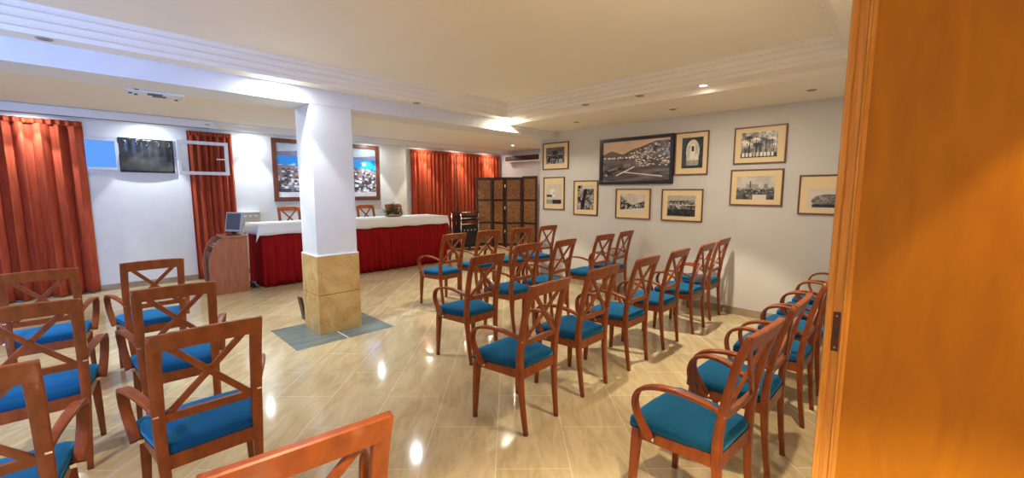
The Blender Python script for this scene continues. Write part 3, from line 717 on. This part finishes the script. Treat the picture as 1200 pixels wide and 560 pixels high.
# on the right wall: local -y must face -X, so rotate by -90 deg; local x then runs towards -Y (to the right in the photo)
def pr(label, y0, y1, z0, z1, kind, seed, mount, res=(64, 48), fw=.014, fd=.022, fmat='frame_brown', mcol='matboard', cat='framed photograph', roll=0):
    t = picture('framed_photograph', label, cat, (XR, (y0 + y1) / 2, (z0 + z1) / 2), R(-90), abs(y0 - y1), z1 - z0, fw, fd, fmat, kind, res, seed, mount, mcol, 'old photographs on the right wall')
    t.rotation_euler = (0, R(roll), R(-90)); return t
pr('small framed photo of a group before a dark doorway, top left on the wall', 4.52, 4.00, 1.795, 2.215, 'group', 1, (.055, .065, .075, .06))
pr('small upright framed photo of a pale building, lowest at the wall corner', 4.50, 4.07, 1.155, 1.675, 'boat', 2, (.05, .05, .08, .10), (48, 60))
pr('upright framed photo of a crowded alley, below left of the large harbour picture', 3.89, 3.455, 1.09, 1.61, 'alley', 3, (.055, .055, .07, .06), (48, 60))
pr('large black-framed harbour photograph, biggest on the right wall', 3.425, 2.335, 1.545, 2.18, 'harbour', 7, None, (170, 96), .045, .035, 'frame_dark', cat='framed photograph')
pr('framed hillside town photo with sand mount, below the large harbour picture', 3.155, 2.63, 1.07, 1.485, 'street', 5, (.06, .07, .07, .055))
pr('framed waterfront photo with sand mount, right of the hillside town photo', 2.475, 1.95, 1.07, 1.478, 'bay', 6, (.065, .075, .05, .07), (72, 52))
pr('framed photo of a white arch touching the right side of the large harbour picture', 2.325, 1.915, 1.65, 2.175, 'arch', 8, (.075, .05, .07, .055), (52, 66))
pr('framed palm garden photo, upper of the pair near the doorway', 1.635, 1.115, 1.755, 2.165, 'palms', 9, (.06, .07, .055, .05), (84, 60))
pr('framed castle skyline photo, lower of the pair near the doorway', 1.65, 1.12, 1.288, 1.695, 'castle', 10, (.055, .065, .055, .065), (84, 56))
pr('framed rocky island photo half hidden by the door jamb', .975, .44, 1.21, 1.617, 'rock', 11, (.07, .07, .05, .13), (72, 50))
# wide town painting on the back wall, behind the pillar
picture('framed_painting', 'wide brown-framed colour picture of a coastal town behind the pillar', 'painting', (3.44, YB, 1.835), 0, 2.07, 1.14, .075, .04, 'frame_red', 'town', (300, 150), 21, (.004, .004, .004, .004), 'cloth')

# ------------------------------------------------------------ chair
def make_chair():
    t = thing('armchair', '', 'chair')
    W = M['wood']
    rear = [(.150, -.000, 0), (.158, .022, .20), (.166, .034, .42), (.168, .020, .58), (.168, -.018, .78), (.166, -.062, .918)]
    for s in (-1, 1):
        P_ = [Vector((s * x, y, z)) for x, y, z in rear]; path = catmull(P_, 5)
        n = len(path) - 1
        hw = [.0125 + (.020 - .0125) * min(1, p.z / .42) + .003 * max(0, (p.z - .42) / .5) for p in path]
        ht = [.0125 + .004 * math.exp(-((p.z - .42) / .15) ** 2) for p in path]
        bm = bmesh.new(); bm_sweep(bm, path, hw, ht, Vector((1, 0, 0)), .004); obj('rear_leg', bm, W, t, True)
        bm = bmesh.new()
        path = catmull([Vector((s * .208, .385, 0)), Vector((s * .203, .378, .2)), Vector((s * .195, .368, .405))], 3)
        bm_sweep(bm, path, [.0125 + .0085 * min(1, p.z / .35) for p in path], [.0125 + .0065 * min(1, p.z / .35) for p in path], Vector((1, 0, 0)), .004); obj('front_leg', bm, W, t, True)
    # top rail: slightly crowned board between and over the posts
    bm = bmesh.new(); loops = []
    for k in range(13):
        u = -1 + k / 6; x = u * .181; zt = .922 + .006 * (1 - u * u); yb = -.062 - .010 * (1 - u * u)
        zb = .850 + .004 * (1 - u * u)
        y2 = -.040 - .010 * (1 - u * u)
        loops.append([(x, yb - .013, zt - .004), (x, yb - .009, zt), (x, yb + .009, zt), (x, yb + .013, zt - .004), (x, y2 + .013, zb + .002), (x, y2 + .009, zb), (x, y2 - .009, zb), (x, y2 - .013, zb + .002)])
    bm_loft(bm, loops); obj('top_rail', bm, W, t)
    def yback(z): return .020 + (z - .58) * (-.060 / .27)
    bm = bmesh.new(); z0 = .545
    bm_loft(bm, [[(x, yback(z0) - .010, z0), (x, yback(z0) + .010, z0), (x, yback(z0 + .036) + .010, z0 + .036), (x, yback(z0 + .036) - .010, z0 + .036)] for x in (-.158, .158)]); obj('lower_back_rail', bm, W, t)
    for s in (-1, 1):
        a = Vector((-s * .118, yback(.855) - s * .003, .856)); b = Vector((s * .136, yback(.578) - s * .003, .577))
        bm = bmesh.new(); bm_sweep(bm, [a, (a + b) / 2, b], .0125, .0065, Vector((1, 0, 0)), .002); obj('cross_slat', bm, W, t)
    # seat frame
    bm = bmesh.new()
    bm_loft(bm, [[(-.15, .022, z), (.15, .022, z), (.15, .048, z), (-.15, .048, z)] for z in (.345, .405)])
    bm_loft(bm, [[(-.185, .358, z), (.185, .358, z), (.185, .382, z), (-.185, .382, z)] for z in (.350, .405)])
    for s in (-1, 1):
        bm_loft(bm, [[(s * .150, .035, z), (s * .174, .035, z), (s * .212, .37, z), (s * .188, .37, z)] for z in (.350, .405)])
    obj('seat_frame', bm, W, t)
    # seat cushion
    bm = bmesh.new(); loops = []
    def ring(k, z):
        base = [(-.165, .030), (-.10, .026), (0, .026), (.10, .026), (.165, .030), (.187, .15), (.210, .29), (.224, .385), (.205, .402), (.10, .410), (0, .413), (-.10, .410), (-.205, .402), (-.224, .385), (-.210, .29), (-.187, .15)]
        return [(x * k, .22 + (y - .22) * k, z) for x, y in base]
    for k, z in ((.97, .404), (1.0, .409), (1.005, .424), (.99, .436), (.94, .444), (.80, .452), (.5, .458), (.15, .460)): loops.append(ring(k, z))
    bm_loft(bm, loops); st = obj('seat', bm, M['fabric'], t, True)
    bm = bmesh.new(); bm_loft(bm, [ring(1.008, z) for z in (.401, .4085)]); obj('seat_edge', bm, M['edge'], st)
    for s in (-1, 1):
        P_ = [Vector(v) for v in ((s * .178, .018, .592), (s * .196, .08, .618), (s * .228, .17, .640), (s * .250, .26, .636), (s * .256, .325, .606), (s * .254, .350, .556), (s * .249, .345, .500), (s * .240, .318, .440), (s * .230, .285, .385))]
        path = catmull(P_, 5); n = len(path) - 1
        bm = bmesh.new(); bm_sweep(bm, path, [.011 + .009 * math.sin(math.pi * min(1, i / n * 1.3)) if i / n < .38 else .020 for i in range(n + 1)], .0085, Vector((1, 0, 0)), .004, 3)
        ar = obj('arm', bm, W, t, True)
        bm = bmesh.new(); bm_box(bm, (min(s * .202, s * .226), .274, .374), (max(s * .202, s * .226), .296, .392), .002);
        obj('bracket', bm, M['chrome'], ar)
        bm = bmesh.new(); bm_box(bm, (min(s * .168, s * .186), .005, .578), (max(s * .168, s * .186), .03, .586), .001); obj('bracket', bm, M['chrome'], ar)
    return t
proto = make_chair()
used = [False]
def chair(x, y, rz, label, group, z=0):
    if used[0]: c = copy_tree(proto)
    else: c = proto; used[0] = True
    c.location = (x, y, z); c.rotation_euler = (0, 0, R(rz)); c['label'] = label; c['group'] = group
    return c
GR = 'armchairs of the right block'; GL = 'armchairs of the left block'; GN = 'armchairs of the nearest right row'; GT = 'armchairs behind the head table'
A = 'blue-seated armchair, '
chair(1.88, 1.60, 2, A + 'nearest camera in the row of six before the picture wall', GR)
chair(2.51, 1.63, 0, A + 'second from the left in the row of six', GR)
chair(3.14, 1.62, 0, A + 'third from the left in the row of six', GR)
chair(3.77, 1.62, 0, A + 'fourth from the left in the row of six', GR)
chair(4.39, 1.60, 1, A + 'second from the picture wall in the row of six', GR)
chair(4.985, 1.64, 1, A + 'last of the row of six, its shadow on the picture wall', GR)
chair(2.31, 2.62, 1, A + 'left end of the middle row of the right block', GR)
chair(3.10, 2.88, 0, A + 'second from the left in the middle row of the right block', GR)
chair(3.66, 2.84, 3, A + 'third from the left in the middle row of the right block', GR)
chair(4.44, 2.83, -1, A + 'fourth from the left in the right block middle row', GR)
chair(5.02, 2.87, 4, A + 'right end of the middle row, nearest the picture wall', GR)
chair(3.19, 4.22, 3, A + 'left end of the far row, before the crimson skirt', GR)
chair(3.80, 4.25, -3, A + 'second from the left in the far row, before the equipment cart', GR)
chair(4.42, 4.20, -4, A + 'third from the left in the far row, before the folding screen', GR)
chair(4.99, 4.19, -2, A + 'right end of the far row, at the corner of the picture wall', GR)
chair(1.84, .47, -4, A + 'nearest of the row beside the door jamb', GN)
chair(2.445, .46, 0, A + 'second of the row beside the door jamb', GN)
chair(3.145, .44, 0, A + 'third of the row beside the door jamb', GN)
chair(3.705, .44, 0, A + 'fourth of the row beside the door jamb', GN)
chair(4.268, .44, 0, A + 'fifth of the row beside the door jamb', GN)
chair(4.835, .44, 0, A + 'farthest of the row beside the door jamb', GN)
chair(.295, .96, -7, 'armchair cut off at the bottom edge, only its top rail showing', GL)
chair(.295, 2.04, 0, A + 'left block, large and seen from behind beside the cut-off one', GL)
chair(.312, 3.03, -3, A + 'middle one of the right column in the left block', GL)
chair(.316, 4.25, 2, A + 'farthest one of the right column in the left block', GL)
chair(-.335, 2.015, 0, A + 'cut off at the lower left corner of the left block', GL)
chair(-.25, 3.02, 0, A + 'middle chair at the left edge of the left block', GL)
chair(-.27, 4.23, 0, A + 'farthest one at the left edge, before the rust red curtain', GL)
chair(2.55, 8.15, 180, A + 'behind the head table left of the pillar', GT, PZ)
chair(4.00, 8.15, 180, A + 'behind the head table left of the flower arrangement', GT, PZ)
chair(4.64, 8.15, 180, A + 'behind the head table right of the flower arrangement', GT, PZ)
